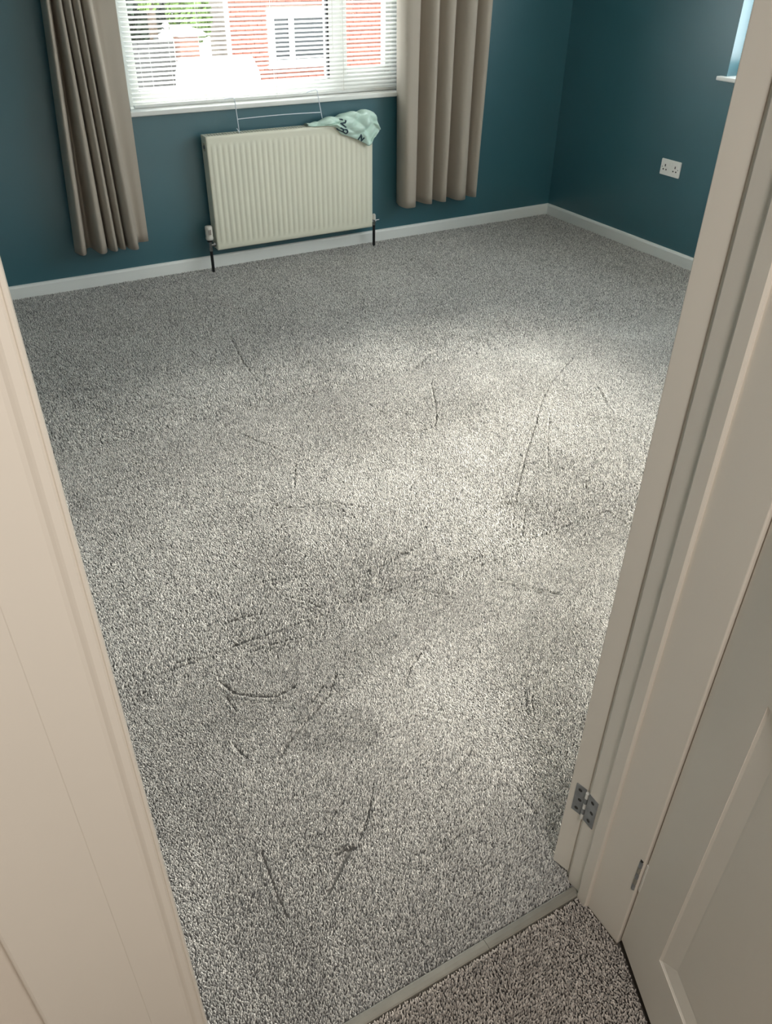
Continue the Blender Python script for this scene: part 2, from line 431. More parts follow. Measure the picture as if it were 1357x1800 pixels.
# ------------------------------------------------------------------ curtains
def spline(P, n):
    """Catmull-Rom through the list of (x, y) pairs"""
    P = [np.array(p, float) for p in P]; P = [2 * P[0] - P[1]] + P + [2 * P[-1] - P[-2]]; out = []
    for i in range(1, len(P) - 2):
        for k in range(n):
            t = k / n; a, b, c, d = P[i - 1:i + 3]
            out.append(.5 * ((2 * b) + (-a + c) * t + (2 * a - 5 * b + 4 * c - d) * t * t + (-a + 3 * b - 3 * c + d) * t ** 3))
    out.append(P[-2]); return np.array(out)

def curtain(name, label, bot, top, zb, zt, hem_extra, hooks):
    B, T = [spline([(px_ * (1 - (4.492 - py_) * .3 / 4.45), 4.492 - (4.492 - py_) * 1.3) for px_, py_ in q], 8) for q in (bot, top)]
    z_ref = 1.31
    root = thing(name, label, 'curtain', (float(B[:, 0].mean()), float(B[:, 1].mean()), zb), 'taupe curtains either side of the window')
    bm = bmesh.new(); secs = []
    NZ = 36
    for j in range(NZ + 1):
        z_ = zb + (zt - zb) * j / NZ
        t = (z_ - zb) / (z_ref - zb)
        S_ = B * (1 - t) + T * t
        wob = .004 * np.sin(z_ * 5 + S_[:, 0] * 20) * min(1, t + .3)
        secs.append([(p[0] + .3 * w_, p[1] + w_, z_) for p, w_ in zip(S_, wob)])
    loft(bm, secs)
    o = link('curtain_cloth', bm, CURT, root, smooth=True)
    so = o.modifiers.new('thick', 'SOLIDIFY'); so.thickness = .003; so.offset = 0
    bm = bmesh.new(); secs = []
    for j in range(2):
        z_ = zb + .035 + j * .0012
        t = (z_ - zb) / (z_ref - zb); S_ = B * (1 - t) + T * t
        secs.append([(p[0], p[1] - .0022, z_) for p in S_])
    loft(bm, secs); link('hem_stitching', bm, CURT, root, smooth=True)
    return root
yb = 4.475                                    # valley line; crests come forward from it
bot = [(.652, 4.470), (.664, 4.430), (.680, 4.408), (.700, 4.425), (.716, 4.488), (.740, 4.500), (.752, 4.46), (.768, 4.402), (.790, 4.396), (.806, 4.420), (.818, 4.470), (.828, 4.425), (.848, 4.402), (.862, 4.420), (.870, 4.465),
       (.880, 4.425), (.896, 4.408), (.906, 4.425), (.912, 4.462), (.922, 4.410), (.945, 4.385), (.966, 4.395), (.974, 4.450), (.990, 4.478), (1.020, 4.475), (1.044, 4.478)]
top = [(.733, 4.465), (.742, 4.430), (.752, 4.415), (.766, 4.430), (.774, 4.470), (.780, 4.475), (.785, 4.455), (.794, 4.415), (.808, 4.408), (.816, 4.425), (.822, 4.465), (.828, 4.425), (.846, 4.405), (.856, 4.420), (.862, 4.460),
       (.868, 4.425), (.886, 4.405), (.896, 4.420), (.902, 4.460), (.910, 4.420), (.930, 4.402), (.946, 4.415), (.956, 4.448), (.985, 4.452), (1.030, 4.462), (1.066, 4.472)]
curtain('curtain', 'taupe pleated curtain at the left of the window', bot, top, .212, 2.22, 0, 0)
bot = [(2.618, 4.50), (2.606, 4.44), (2.622, 4.392), (2.660, 4.384), (2.692, 4.396), (2.712, 4.45), (2.726, 4.492), (2.748, 4.478), (2.776, 4.420), (2.805, 4.400), (2.822, 4.412), (2.832, 4.46), (2.846, 4.492), (2.862, 4.475),
       (2.886, 4.420), (2.910, 4.402), (2.926, 4.412), (2.936, 4.462), (2.956, 4.495), (2.976, 4.478), (2.998, 4.415), (3.028, 4.392), (3.062, 4.398), (3.078, 4.425), (3.086, 4.470), (3.100, 4.485), (3.116, 4.440), (3.142, 4.410), (3.162, 4.420), (3.166, 4.49)]
top = [(2.600, 4.50), (2.592, 4.44), (2.606, 4.396), (2.648, 4.388), (2.690, 4.402), (2.706, 4.445), (2.716, 4.488), (2.735, 4.470), (2.768, 4.420), (2.800, 4.400), (2.820, 4.412), (2.828, 4.45), (2.838, 4.486), (2.852, 4.468),
       (2.880, 4.420), (2.912, 4.402), (2.932, 4.412), (2.942, 4.455), (2.954, 4.488), (2.970, 4.470), (3.002, 4.415), (3.038, 4.394), (3.066, 4.402), (3.078, 4.435), (3.088, 4.475), (3.100, 4.480), (3.124, 4.430), (3.156, 4.404), (3.182, 4.418), (3.186, 4.49)]
curtain('curtain', 'taupe curtain in deep folds at the right of the window', bot, top, .222, 2.22, 0, 0)
cp = thing('curtain_pole', 'slim curtain pole running above the window', 'curtain pole', (1.9, 4.44, 2.235))
bm = bmesh.new(); tube(bm, [(.58, 4.44, 2.235), (3.34, 4.44, 2.235)], .014, 12); link('pole', bm, CHROME, cp)
for x in (.60, 3.32):
    bm = bmesh.new(); tube(bm, [(x, 4.44, 2.235), (x, 4.52, 2.235)], .008, 8); link('bracket', bm, CHROME, cp)

# ------------------------------------------------------------------ radiator
rx0, rx1, rz0, rz1, ry0, ry1 = 1.408, 2.400, .124, .7125, 4.410, 4.490
rad = thing('radiator', 'cream white panel radiator with vertical flutes under the window', 'radiator', (1.9, 4.45, rz0))
NF = 30; pitch = (rx1 - rx0 - .036) / NF
xs = [rx0, rx0 + .004, rx0 + .012]; rel = [0, 0, 0]
for k in range(NF):
    b0 = rx0 + .018 + k * pitch
    for u, d_ in ((.10, 0.0), (.24, .55), (.36, 1), (.64, 1), (.76, .55), (.90, 0.0)):
        xs.append(b0 + u * pitch); rel.append(d_)
xs += [rx1 - .012, rx1 - .004, rx1]; rel += [0, 0, 0]
zl = [rz0, rz0 + .004, rz0 + .022, rz0 + .030, rz0 + .042, rz0 + .056, rz1 - .066, rz1 - .052, rz1 - .040, rz1 - .032, rz1 - .016, rz1 - .006, rz1]
zr = [0, 0, 0, 0, .55, 1, 1, .55, 0, 0, 0, 0, 0]
bm = bmesh.new()
secs = []
for z_, zf in zip(zl, zr):
    s = []
    for i, (x, d_) in enumerate(zip(xs, rel)):
        edge = .004 if (i in (0, len(xs) - 1) or z_ in (rz0, rz1)) else 0
        s.append((x, ry0 + .006 + edge - .0042 * d_ * zf, z_))
    secs.append(s)
loft(bm, secs)
front = link('front_panel', bm, RADM, rad, smooth=True)
so = front.modifiers.new('thick', 'SOLIDIFY'); so.thickness = .002; so.offset = -1
link('back_panel', bx((rx0 + .004, rx1 - .004, ry1 - .006, ry1, rz0, rz1 - .01)), RADM, rad, bevel=.002)
for k, (a_, b_) in enumerate(((rx0 - .001, rx0 + .003), (rx1 - .003, rx1 + .001))):
    # folded end casing with a round tapping hole near the top
    bm = bx((a_, b_, ry0 + .010, ry1 + .001, rz0 + .004, rz1 - .075), (a_, b_, ry0 + .010, ry1 + .001, rz1 - .035, rz1 - .001), (a_, b_, ry0 + .010, ry0 + .030, rz1 - .075, rz1 - .035), (a_, b_, ry1 - .018, ry1 + .001, rz1 - .075, rz1 - .035))
    link('end_casing', bm, RADM, rad)
bm = bmesh.new(); tube(bm, [(rx0 - .004, ry0 + .045, rz1 - .055), (rx0 + .02, ry0 + .045, rz1 - .055)], .009, 12); link('bleed_plug', bm, CHROME, rad)
bm = bx((rx0, rx1, ry0 + .008, ry0 + .020, rz1 - .003, rz1 + .001), (rx0, rx1, ry1 - .012, ry1, rz1 - .003, rz1 + .001), (rx0, rx0 + .012, ry0 + .020, ry1 - .012, rz1 - .003, rz1 + .001), (rx1 - .012, rx1, ry0 + .020, ry1 - .012, rz1 - .003, rz1 + .001))
n_ = 60
for k in range(n_):
    x = rx0 + .012 + (rx1 - rx0 - .024) * (k + .5) / n_
    box(bm, x - .0045, x + .0045, ry0 + .020, ry1 - .012, rz1 - .003, rz1 + .001)
link('top_grille', bm, RADM, rad)
bm = bmesh.new()
for k in range(NF * 2):
    x = rx0 + .02 + (rx1 - rx0 - .04) * k / (NF * 2 - 1); box(bm, x - .002, x + .002, ry0 + .022, ry1 - .010, rz0 + .02, rz1 - .03)
fins = link('convector_fins', bm, RADM, rad); fins['kind'] = 'stuff'
# thermostatic valve, left
vx, vy = 1.376, 4.440
bm = bmesh.new()
loft_r = [(.0195, .182), (.0215, .186), (.0215, .196), (.0195, .200), (.0205, .205), (.0205, .248), (.0190, .255), (.0150, .2575)]
rows = loft(bm, [[(vx - .001 + r_ * math.cos(k * math.pi / 10), vy + r_ * math.sin(k * math.pi / 10), z_) for k in range(20)] for r_, z_ in loft_r], True)
bm.faces.new(rows[0][::-1]); bm.faces.new(rows[-1])
tv = link('thermostat_head', bm, VALVE, rad, smooth=True)
link('dial_window', bx((vx - .009, vx + .006, vy - .0218, vy - .0195, .212, .240)), VGREY, tv, bevel=.001)
bm = bmesh.new(); tube(bm, [(vx, vy, .118), (vx, vy, .135), (vx, vy, .136), (vx, vy, .170), (vx, vy, .171), (vx, vy, .183)], [.010, .010, .0085, .0085, .014, .014], 12)
tube(bm, [(vx, vy, .152), (vx + .042, vy, .152)], .008, 10)
link('valve_body', bm, CHROME, rad, smooth=False)
bm = bmesh.new(); tube(bm, [(vx + .016, vy, .152), (vx + .028, vy, .152)], .0125, 6); link('union_nut', bm, CHROME, rad)
bm = bmesh.new(); tube(bm, [(vx, vy, -.006), (vx, vy, .119)], .0085, 12); link('supply_pipe', bm, BLACK, rad)
bm = bmesh.new(); tube(bm, [(vx, vy, .171), (vx, vy, .184)], .0165, 12); link('collar', bm, BLACK, rad)
# lockshield, right
lx = 2.4235
bm = bmesh.new(); tube(bm, [(lx, vy, -.006), (lx, vy, .128)], .0085, 12); link('supply_pipe', bm, BLACK, rad)
bm = bmesh.new(); tube(bm, [(lx, vy, .126), (lx, vy, .165)], .0095, 10); tube(bm, [(lx - .03, vy, .150), (lx + .012, vy, .150)], .007, 10); tube(bm, [(lx, vy - .006, .155), (lx + .032, vy - .008, .156)], .0035, 8)
link('valve_body', bm, CHROME, rad)
bm = bmesh.new(); tube(bm, [(lx, vy, .160), (lx, vy, .186), (lx, vy, .192)], [.0115, .0105, .007], 12); link('lockshield_cap', bm, VALVE, rad)

# ------------------------------------------------------------------ airer of white wire hung behind the radiator
air = thing('radiator_airer', 'thin white wire airer standing up between radiator and window sill', 'clothes airer', (1.85, 4.462, rz1))
ay = 4.462
bm = bmesh.new(); tube(bm, [(1.6125, ay, .7155), (1.6035, ay - .001, .858), (1.602, ay, .872), (1.600, ay + .01, .878), (1.592, ay + .035, .874), (1.572, ay + .07, .866)], .0024, 8); link('upright_wire', bm, WIRE, air)
bm = bmesh.new(); tube(bm, [(2.106, ay, .7440), (2.083, ay - .001, .868), (2.081, ay, .884), (2.078, ay + .01, .889), (2.070, ay + .035, .882), (2.050, ay + .07, .868)], .0024, 8); link('upright_wire', bm, WIRE, air)
bm = bmesh.new(); tube(bm, [(1.609 + (2.094 - 1.609) * k / 12, ay - .002 - .012 * math.sin(math.pi * k / 12), .777 - .001 * k / 12 + .006 * math.sin(math.pi * k / 12)) for k in range(13)], .0022, 8); link('cross_wire', bm, WIRE, air)
bm = bmesh.new(); tube(bm, [(1.612, ay, .7195), (1.606, ay - .020, .716), (1.590, ay - .030, .737)], .0024, 8); link('prong', bm, WIRE, air)

# ------------------------------------------------------------------ mint plastic bag slumped over the radiator's corner
def interp(u, pts):
    return float(np.interp(u, [p[0] for p in pts], [p[1] for p in pts]))
BX0, BX1 = 2.002, 2.440
CREST = [(0, .728), (.08, .728), (.25, .742), (.45, .756), (.65, .768), (.80, .772), (.90, .764), (.96, .748), (1, .712)]
HEM = [(0, .722), (.08, .716), (.25, .714), (.36, .706), (.42, .668), (.55, .650), (.66, .632), (.76, .610), (.82, .592), (.87, .598), (.91, .628), (.96, .640), (1, .655)]
FRONT = [(0, 4.430), (.15, 4.412), (.36, 4.396), (.5, 4.390), (.8, 4.380), (.95, 4.392), (1, 4.41)]
def bag_pt(u, v):
    """v 0 at the back on the grille, ~.45 at the crest, 1 at the front hem"""
    x = BX0 + (BX1 - BX0) * u
    zc, zh, yf = interp(u, CREST), interp(u, HEM), interp(u, FRONT)
    yback = 4.482
    if v < .25:
        t = v / .25; y, z_ = yback - .006 * math.sin(t * math.pi), .716 + (zc - .010 - .716) * t
    elif v < .55:
        t = (v - .25) / .30; a = t * math.pi / 2
        y = yback - (yback - yf) * math.sin(a) ** 1.1; z_ = zc - .010 + .010 * math.sin(t * math.pi) - .020 * t * t * min(1, (zc - zh) / .08)
    else:
        t = (v - .55) / .45; z0 = zc - .010 - .020 * min(1, (zc - zh) / .08)
        y = yf - .006 * math.sin(t * math.pi) + .008 * t * t; z_ = z0 + (zh - z0) * t
    env = math.sin(math.pi * min(1, max(0, v * 1.05))) ** .5 * min(1, u * 6)
    w1 = abs(math.sin(11 * u + 6.0 * v + 1.2 * math.sin(5 * v + 2))) ** .6
    w2 = abs(math.sin(19 * u - 9 * v + 2 * math.sin(4 * u + 1)))
    w3 = math.sin(37 * u + 21 * v + 3 * math.sin(7 * v))
    dsp = (.026 * (w1 - .6) + .014 * (w2 - .5) + .0045 * w3) * env
    # the open pocket and its sharp rim at the right-hand end
    du, dv = (u - .86) / .11, (v - .80) / .16
    rr_ = math.hypot(du, dv)
    if rr_ < 1.0: dsp -= .022 * (1 - rr_ ** 4)
    elif rr_ < 1.35: dsp += .006 * math.sin((rr_ - 1) / .35 * math.pi)
    y -= dsp * (.9 if v > .4 else .3); z_ += dsp * (.15 if v > .5 else .5)
    return Vector((x + .004 * math.sin(14 * v + 3 * u), y, z_))
bag = thing('plastic_bag', 'crumpled mint green plastic bag draped over the right end of the radiator', 'bag', (2.22, 4.44, rz1))
bm = bmesh.new()
NU, NV = 72, 48
loft(bm, [[bag_pt(i / NU, j / NV) for i in range(NU + 1)] for j in range(NV + 1)])
bo = link('bag_film', bm, MINT, bag, smooth=True)
so = bo.modifiers.new('thick', 'SOLIDIFY'); so.thickness = .0012; so.offset = -1
def bag_at(x, z_):
    u = (x - BX0) / (BX1 - BX0); best = None
    for k in range(121):
        v = .45 + .55 * k / 120; p = bag_pt(u, v); d_ = abs(p.z - z_)
        if best is None or d_ < best[0]: best = (d_, v)
    v = best[1]; p = bag_pt(u, v)
    a = bag_pt(u + .004, v) - bag_pt(u - .004, v); b = bag_pt(u, v + .004) - bag_pt(u, v - .004)
    n = a.cross(b).normalized()
    if n.y > 0: n = -n
    return p + n * .0016, n
def stroke(bm, pts, wd):
    dense = []
    for (a, b) in zip(pts, pts[1:]):
        for k in range(6): dense.append((a[0] + (b[0] - a[0]) * k / 6, a[1] + (b[1] - a[1]) * k / 6))
    dense.append(pts[-1]); P = [bag_at(*q) for q in dense]
    L_, Rr = [], []
    for i, (p, n) in enumerate(P):
        t = (P[min(i + 1, len(P) - 1)][0] - P[max(i - 1, 0)][0]).normalized(); s = n.cross(t).normalized() * wd / 2
        L_.append(p + s); Rr.append(p - s)
    loft(bm, [L_, Rr])
letters = [[[(2.1642, .694), (2.1922, .6811), (2.2133, .6687), (2.2207, .6798), (2.2161, .6899), (2.1971, .6894), (2.1922, .6811)], [(2.181, .7062), (2.1973, .6952), (2.2161, .6879)]],
           [[(2.1838, .7233), (2.2025, .7142), (2.2235, .701)]],
           [[(2.1796, .7418), (2.2078, .7388), (2.2051, .7275), (2.1862, .7231)]],
           [[(2.2944, .6305), (2.3045, .6574), (2.3151, .6228), (2.3238, .6419)]]]
for L_ in letters:
    bm = bmesh.new()
    for s in L_: stroke(bm, s, .0085)
    o_ = link('printed_letter', bm, INK, bag); so = o_.modifiers.new('thick', 'SOLIDIFY'); so.thickness = .0004

# ------------------------------------------------------------------ socket
sk = thing('wall_socket', 'white double plug socket on the teal right-hand wall', 'socket', (XR, 3.482, .457))
pl_ = link('faceplate', bx((XR - .010, XR + .001, 3.410, 3.556, .458, .544)), SOCK, sk, bevel=.003, )
for s in (-1, 1):
    cy = 3.483 + s * .038
    link('rocker_switch', bx((XR - .0135, XR - .009, 3.483 + s * .011 - .0055, 3.483 + s * .011 + .0055, .512, .534)), SOCK, sk, bevel=.0015)
    for (dy, dz, wy, wz) in ((0, .511, .0032, .0065), (-.011, .489, .004, .0035), (.011, .489, .004, .0035)):
        link('pin_hole', bx((XR - .0108, XR - .0098, cy + dy - wy, cy + dy + wy, dz - wz, dz + wz)), DARKHOLE, sk)
    bm = bmesh.new(); tube(bm, [(XR - .0108, 3.483 + s * .0605, .501), (XR - .009, 3.483 + s * .0605, .501)], .0028, 10); link('screw', bm, STEEL, sk)

# ------------------------------------------------------------------ threshold strip
th = thing('threshold_strip', 'narrow grey metal threshold bar between bedroom and landing carpets', 'threshold', (.4, .567, 0))
def bar_prof(): return [(.5555, -.006), (.5560, .0005), (.5585, .0022), (.566, .0034), (.5735, .0026), (.5765, .0005), (.5770, -.006)]
for a, b in ((JX0 + .001, .5555), (.5563, JX1 - .001)):
    bm = bmesh.new(); prism(bm, bar_prof(), 'x', a, b); link('bar', bm, ALU, th)

# ------------------------------------------------------------------ carpets: every tuft stands on its own
def vnoise(x, y, sc, seed):
    g = np.random.default_rng(seed).random((64, 64)); X, Y = x * sc + 31.3, y * sc + 17.7
    xi, yi = np.floor(X).astype(int), np.floor(Y).astype(int); fx, fy = X - xi, Y - yi
    fx, fy = fx * fx * (3 - 2 * fx), fy * fy * (3 - 2 * fy)
    G = lambda a, b: g[a % 64, b % 64]
    return (G(xi, yi) * (1 - fx) + G(xi + 1, yi) * fx) * (1 - fy) + (G(xi, yi + 1) * (1 - fx) + G(xi + 1, yi + 1) * fx) * fy

def jgrid(x0, x1, y0, y1, s):
    nx, ny = int((x1 - x0) / s), int((y1 - y0) / s)
    X, Y = np.meshgrid(x0 + (np.arange(nx) + .5) * s, y0 + (np.arange(ny) + .5) * s)
    X, Y = X.ravel(), Y.ravel()
    X = X + (RNG.random(X.size) - .5) * s * .95; Y = Y + (RNG.random(Y.size) - .5) * s * .95
    return np.stack([X, Y, np.full(X.size, s)], 1)

MARKS = [  # ridges and dents pressed in the pile: floor points, half width, depth
 ([(2.432, 2.548), (2.199, 2.404), (2.058, 2.293), (1.885, 2.121), (1.725, 1.97), (1.6, 1.843), (1.507, 1.741), (1.454, 1.748)], .006, 1.0),
 ([(1.454, 1.748), (1.494, 1.731), (1.569, 1.668)], .005, .9), ([(2.017, 2.191), (1.881, 2.033), (1.731, 1.847)], .005, .5),
 ([(1.687, 2.763), (1.821, 2.853), (2.089, 3.033), (2.406, 3.232)], .007, .7), ([(2.124, 3.156), (2.41, 3.33), (2.659, 3.497)], .007, .6),
 ([(1.729, 2.642), (1.651, 2.487), (1.581, 2.366), (1.539, 2.318), (1.452, 2.309)], .006, .8), ([(2.678, 2.669), (2.776, 2.583), (2.959, 2.526)], .007, .7),
 ([(2.639, 2.829), (2.942, 2.989)], .007, .6), ([(1.188, 1.798), (1.085, 1.692), (.99, 1.672)], .005, .7), ([(1.519, 1.701), (1.409, 1.576)], .004, .7),
 ([(1.48, 1.714), (1.408, 1.623)], .004, .5), ([(.775, 2.113), (.829, 2.067), (.954, 2.033), (1.046, 1.95)], .006, .9), ([(1.137, 3.523), (1.088, 3.229), (1.072, 3.008)], .008, .6),
 ([(.607, 1.741), (.616, 1.678), (.664, 1.624), (.693, 1.571)], .005, .9), ([(.425, 1.647), (.476, 1.649), (.528, 1.635)], .006, 1), ([(.412, 1.553), (.462, 1.554), (.483, 1.551)], .006, 1),
 ([(.445, 1.511), (.505, 1.51), (.542, 1.506), (.593, 1.495)], .006, .9), ([(.339, 1.453), (.359, 1.395), (.396, 1.361), (.446, 1.333), (.501, 1.339)], .006, 1),
 ([(.613, 1.325), (.565, 1.271), (.492, 1.228), (.426, 1.193), (.381, 1.155)], .005, 1), ([(.566, 1.307), (.517, 1.27)], .005, .8), ([(.255, 1.568), (.305, 1.564)], .006, .9),
 ([(.336, 1.39), (.342, 1.338)], .005, .8), ([(.301, 1.242), (.311, 1.194)], .006, .9), ([(1.205, 1.438), (1.247, 1.4), (1.29, 1.338), (1.333, 1.286)], .005, 1),
 ([(.857, 1.654), (.981, 1.663), (1.082, 1.684)], .005, .8), ([(.951, 1.533), (.996, 1.489), (1.056, 1.438)], .005, .9), ([(.91, 1.321), (.845, 1.283), (.798, 1.254), (.746, 1.2)], .004, .8),
 ([(.756, 1.44), (.807, 1.446), (.83, 1.442)], .005, .8), ([(1.178, 1.498), (1.211, 1.516), (1.261, 1.516)], .005, .8), ([(.253, .952), (.249, .899), (.245, .849), (.245, .802)], .005, 1),
 ([(.433, .866), (.403, .873), (.383, .869)], .005, 1), ([(.419, .868), (.377, .836), (.349, .813), (.324, .798)], .005, 1)]

mr = random.Random(31)
for k in range(70):                          # many short faint cracks in the nap
    cx_, cy_ = mr.uniform(.15, 3.2), .75 + 2.9 * mr.random() ** 1.4; a_ = mr.gauss(.1, .8); L_ = mr.uniform(.02, .07) * (1 + .3 * cy_); bd = mr.uniform(-.3, .3)
    MARKS.append(([(cx_ - math.cos(a_) * L_, cy_ - math.sin(a_) * L_), (cx_ + bd * L_ * .5, cy_ - bd * L_ * .5), (cx_ + math.cos(a_) * L_, cy_ + math.sin(a_) * L_)], .004, mr.uniform(.35, .75)))

def pile(name, pts, label, matp, matb, outline, lean0, marks, tone_mu, seed, patchy):
    x, y, s = pts[:, 0], pts[:, 1], pts[:, 2]; n = len(x)
    r = np.random.default_rng(seed)
    # broad drifts of pile direction left by feet and the vacuum
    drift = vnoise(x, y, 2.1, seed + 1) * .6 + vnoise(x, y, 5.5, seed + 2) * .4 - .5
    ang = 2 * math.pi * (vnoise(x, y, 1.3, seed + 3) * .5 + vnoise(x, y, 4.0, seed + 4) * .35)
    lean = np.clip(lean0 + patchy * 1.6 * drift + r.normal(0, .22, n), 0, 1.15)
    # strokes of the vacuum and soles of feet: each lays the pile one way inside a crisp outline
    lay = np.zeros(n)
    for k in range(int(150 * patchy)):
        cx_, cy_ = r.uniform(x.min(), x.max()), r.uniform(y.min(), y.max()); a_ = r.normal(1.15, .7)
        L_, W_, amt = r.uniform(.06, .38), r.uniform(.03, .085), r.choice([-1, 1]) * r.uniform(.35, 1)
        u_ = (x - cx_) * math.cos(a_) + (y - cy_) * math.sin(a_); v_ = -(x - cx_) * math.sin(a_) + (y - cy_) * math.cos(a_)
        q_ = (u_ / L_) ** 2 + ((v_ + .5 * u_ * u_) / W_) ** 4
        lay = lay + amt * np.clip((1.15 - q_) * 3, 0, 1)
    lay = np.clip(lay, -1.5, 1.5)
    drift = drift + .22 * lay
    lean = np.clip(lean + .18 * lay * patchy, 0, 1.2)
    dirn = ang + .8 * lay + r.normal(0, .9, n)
    z_ = vnoise(x, y, 9, seed + 5) * .0022 - .0045
    h = .85 + .3 * r.random(n)
    gone = np.zeros(n, bool)
    for P, hw, dep in marks:
        P = np.array(P)
        for a, b in zip(P, P[1:]):
            m_ = hw * 5 + .01
            idx = np.flatnonzero((x > min(a[0], b[0]) - m_) & (x < max(a[0], b[0]) + m_) & (y > min(a[1], b[1]) - m_) & (y < max(a[1], b[1]) + m_))
            if not len(idx): continue
            X, Y = x[idx], y[idx]; d_ = b - a; L2 = d_ @ d_
            t = np.clip(((X - a[0]) * d_[0] + (Y - a[1]) * d_[1]) / L2, 0, 1)
            px_, py_ = X - a[0] - t * d_[0], Y - a[1] - t * d_[1]; dist = np.hypot(px_, py_)
            k = np.exp(-(dist / hw) ** 2) * dep
            gone[idx] |= (dist < np.maximum(hw * .55, s[idx] * .56) * dep * (.72 + .6 * vnoise(X, Y, 40, 77))) & (r.random(len(idx)) < .96)
            side = np.sign(px_ * d_[1] - py_ * d_[0])
            rim = np.exp(-((dist - hw * 2.0) / (hw * .8)) ** 2) * dep * (side > 0)
            z_[idx] += .0020 * rim - .0030 * k
            lean[idx] = lean[idx] * (1 - .6 * rim)
    live = ~gone
    x, y, s, z_, h, lean, dirn, drift = [q[live] for q in (x, y, s, z_, h, lean, dirn, drift)]; n = len(x)
    rot = np.stack([np.zeros(n), lean, dirn], 1)      # tilt about Y, then swing about Z
    wd = s * .46 * (.85 + .4 * r.random(n))
    scl = np.stack([wd, wd, .0052 * h * np.clip(s / .0042, 1, 1.5)], 1)
    tone = np.clip(r.normal(tone_mu, .30, n) + .45 * drift * patchy, 0, 1)  # drift term paints the light and dark of laid pile into tuft colour
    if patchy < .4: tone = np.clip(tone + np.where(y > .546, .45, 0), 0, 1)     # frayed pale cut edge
    nb = len(outline)
    co = np.concatenate([np.array([(a, b, -.0085) for a, b in outline]), np.stack([x, y, z_], 1)]).astype(np.float32)
    me = bpy.data.meshes.new(name)
    me.from_pydata([tuple(c) for c in co[:nb]], [], [tuple(range(nb))])
    me.vertices.add(n)
    me.vertices.foreach_set('co', co.ravel())
    pad = lambda A, f: np.concatenate([np.full((nb,) + A.shape[1:], f), A]).astype(np.float32).ravel()
    at = me.attributes.new('rot', 'FLOAT_VECTOR', 'POINT'); at.data.foreach_set('vector', pad(rot, 0))
    at = me.attributes.new('scl', 'FLOAT_VECTOR', 'POINT'); at.data.foreach_set('vector', pad(scl, 1))
    at = me.attributes.new('tone', 'FLOAT', 'POINT'); at.data.foreach_set('value', pad(tone, .5))
    at = me.attributes.new('is_tuft', 'BOOLEAN', 'POINT'); at.data.foreach_set('value', np.concatenate([np.zeros(nb, bool), np.ones(n, bool)]))
    me.materials.append(matb); me.materials.append(matp)
    me.update()
    o = bpy.data.objects.new(name, me); C.objects.link(o)
    tag(o, label, 'carpet', kind='stuff')
    ng = bpy.data.node_groups.new(name + '_tufts', 'GeometryNodeTree')
    ng.interface.new_socket('Geometry', in_out='INPUT', socket_type='NodeSocketGeometry')
    ng.interface.new_socket('Geometry', in_out='OUTPUT', socket_type='NodeSocketGeometry')
    N = ng.nodes.new; K = ng.links.new
    gi, go = N('NodeGroupInput'), N('NodeGroupOutput')
    ico = N('GeometryNodeMeshIcoSphere'); ico.inputs['Subdivisions'].default_value = 1; ico.inputs['Radius'].default_value = 1.0
    sm = N('GeometryNodeSetShadeSmooth'); K(ico.outputs['Mesh'], sm.inputs['Geometry'])
    st = N('GeometryNodeSetMaterial'); st.inputs['Material'].default_value = matp; K(sm.outputs['Geometry'], st.inputs['Geometry'])
    def na(nm, ty):
        q = N('GeometryNodeInputNamedAttribute'); q.data_type = ty; q.inputs['Name'].default_value = nm; return q.outputs['Attribute']
    ip = N('GeometryNodeInstanceOnPoints')
    K(gi.outputs[0], ip.inputs['Points']); K(na('is_tuft', 'BOOLEAN'), ip.inputs['Selection']); K(st.outputs['Geometry'], ip.inputs['Instance'])
    er = N('FunctionNodeEulerToRotation'); K(na('rot', 'FLOAT_VECTOR'), er.inputs[0]); K(er.outputs[0], ip.inputs['Rotation'])
    K(na('scl', 'FLOAT_VECTOR'), ip.inputs['Scale'])
    jn = N('GeometryNodeJoinGeometry'); K(ip.outputs['Instances'], jn.inputs[0]); K(gi.outputs[0], jn.inputs[0]); K(jn.outputs[0], go.inputs[0])
    md = o.modifiers.new('tufts', 'NODES'); md.node_group = ng
    return o

e = .004
near = jgrid(JX0, JX1, .579, YF1, .0034)
parts = [near, jgrid(XL + e, .05, YF1, 1.55, .0046), jgrid(.05, 1.75, YF1, 1.45, .0034), jgrid(.05, 1.75, 1.45, 1.55, .0042), jgrid(1.75, 2.2, YF1, 1.55, .0060), jgrid(2.2, XR - e, YF1, 1.55, .0070), jgrid(XL + e, .0, 1.55, 2.8, .0070), jgrid(.0, XR - e, 1.55, 2.8, .0048), jgrid(XL + e, XR - .017, 2.8, YB - .017, .0064)]
bed = np.concatenate(parts)
keep = ~((bed[:, 0] < .5) & (bed[:, 1] < .597) & (bed[:, 0] < JX0 + .002))
bed = bed[keep]
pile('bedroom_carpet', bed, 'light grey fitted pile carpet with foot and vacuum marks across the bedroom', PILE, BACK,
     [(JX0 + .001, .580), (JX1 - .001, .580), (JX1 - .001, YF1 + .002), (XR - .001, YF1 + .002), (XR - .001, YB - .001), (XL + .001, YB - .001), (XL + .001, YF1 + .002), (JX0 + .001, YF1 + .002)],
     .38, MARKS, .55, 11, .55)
lp = jgrid(-.35, .95, -.25, .5555, .0037)
lp = lp[~((lp[:, 1] > YF0 - .018) & ((lp[:, 0] < JX0 + .002) | (lp[:, 0] > JX1 - .002)))]
sd_ = (lp[:, 0] - q0.x) * qd.y - (lp[:, 1] - q0.y) * qd.x     # keep off the far side of the landing door
lp = lp[~(((lp[:, 0] - q0.x) * qn.x + (lp[:, 1] - q0.y) * qn.y < .002) & (lp[:, 1] < q0.y))]
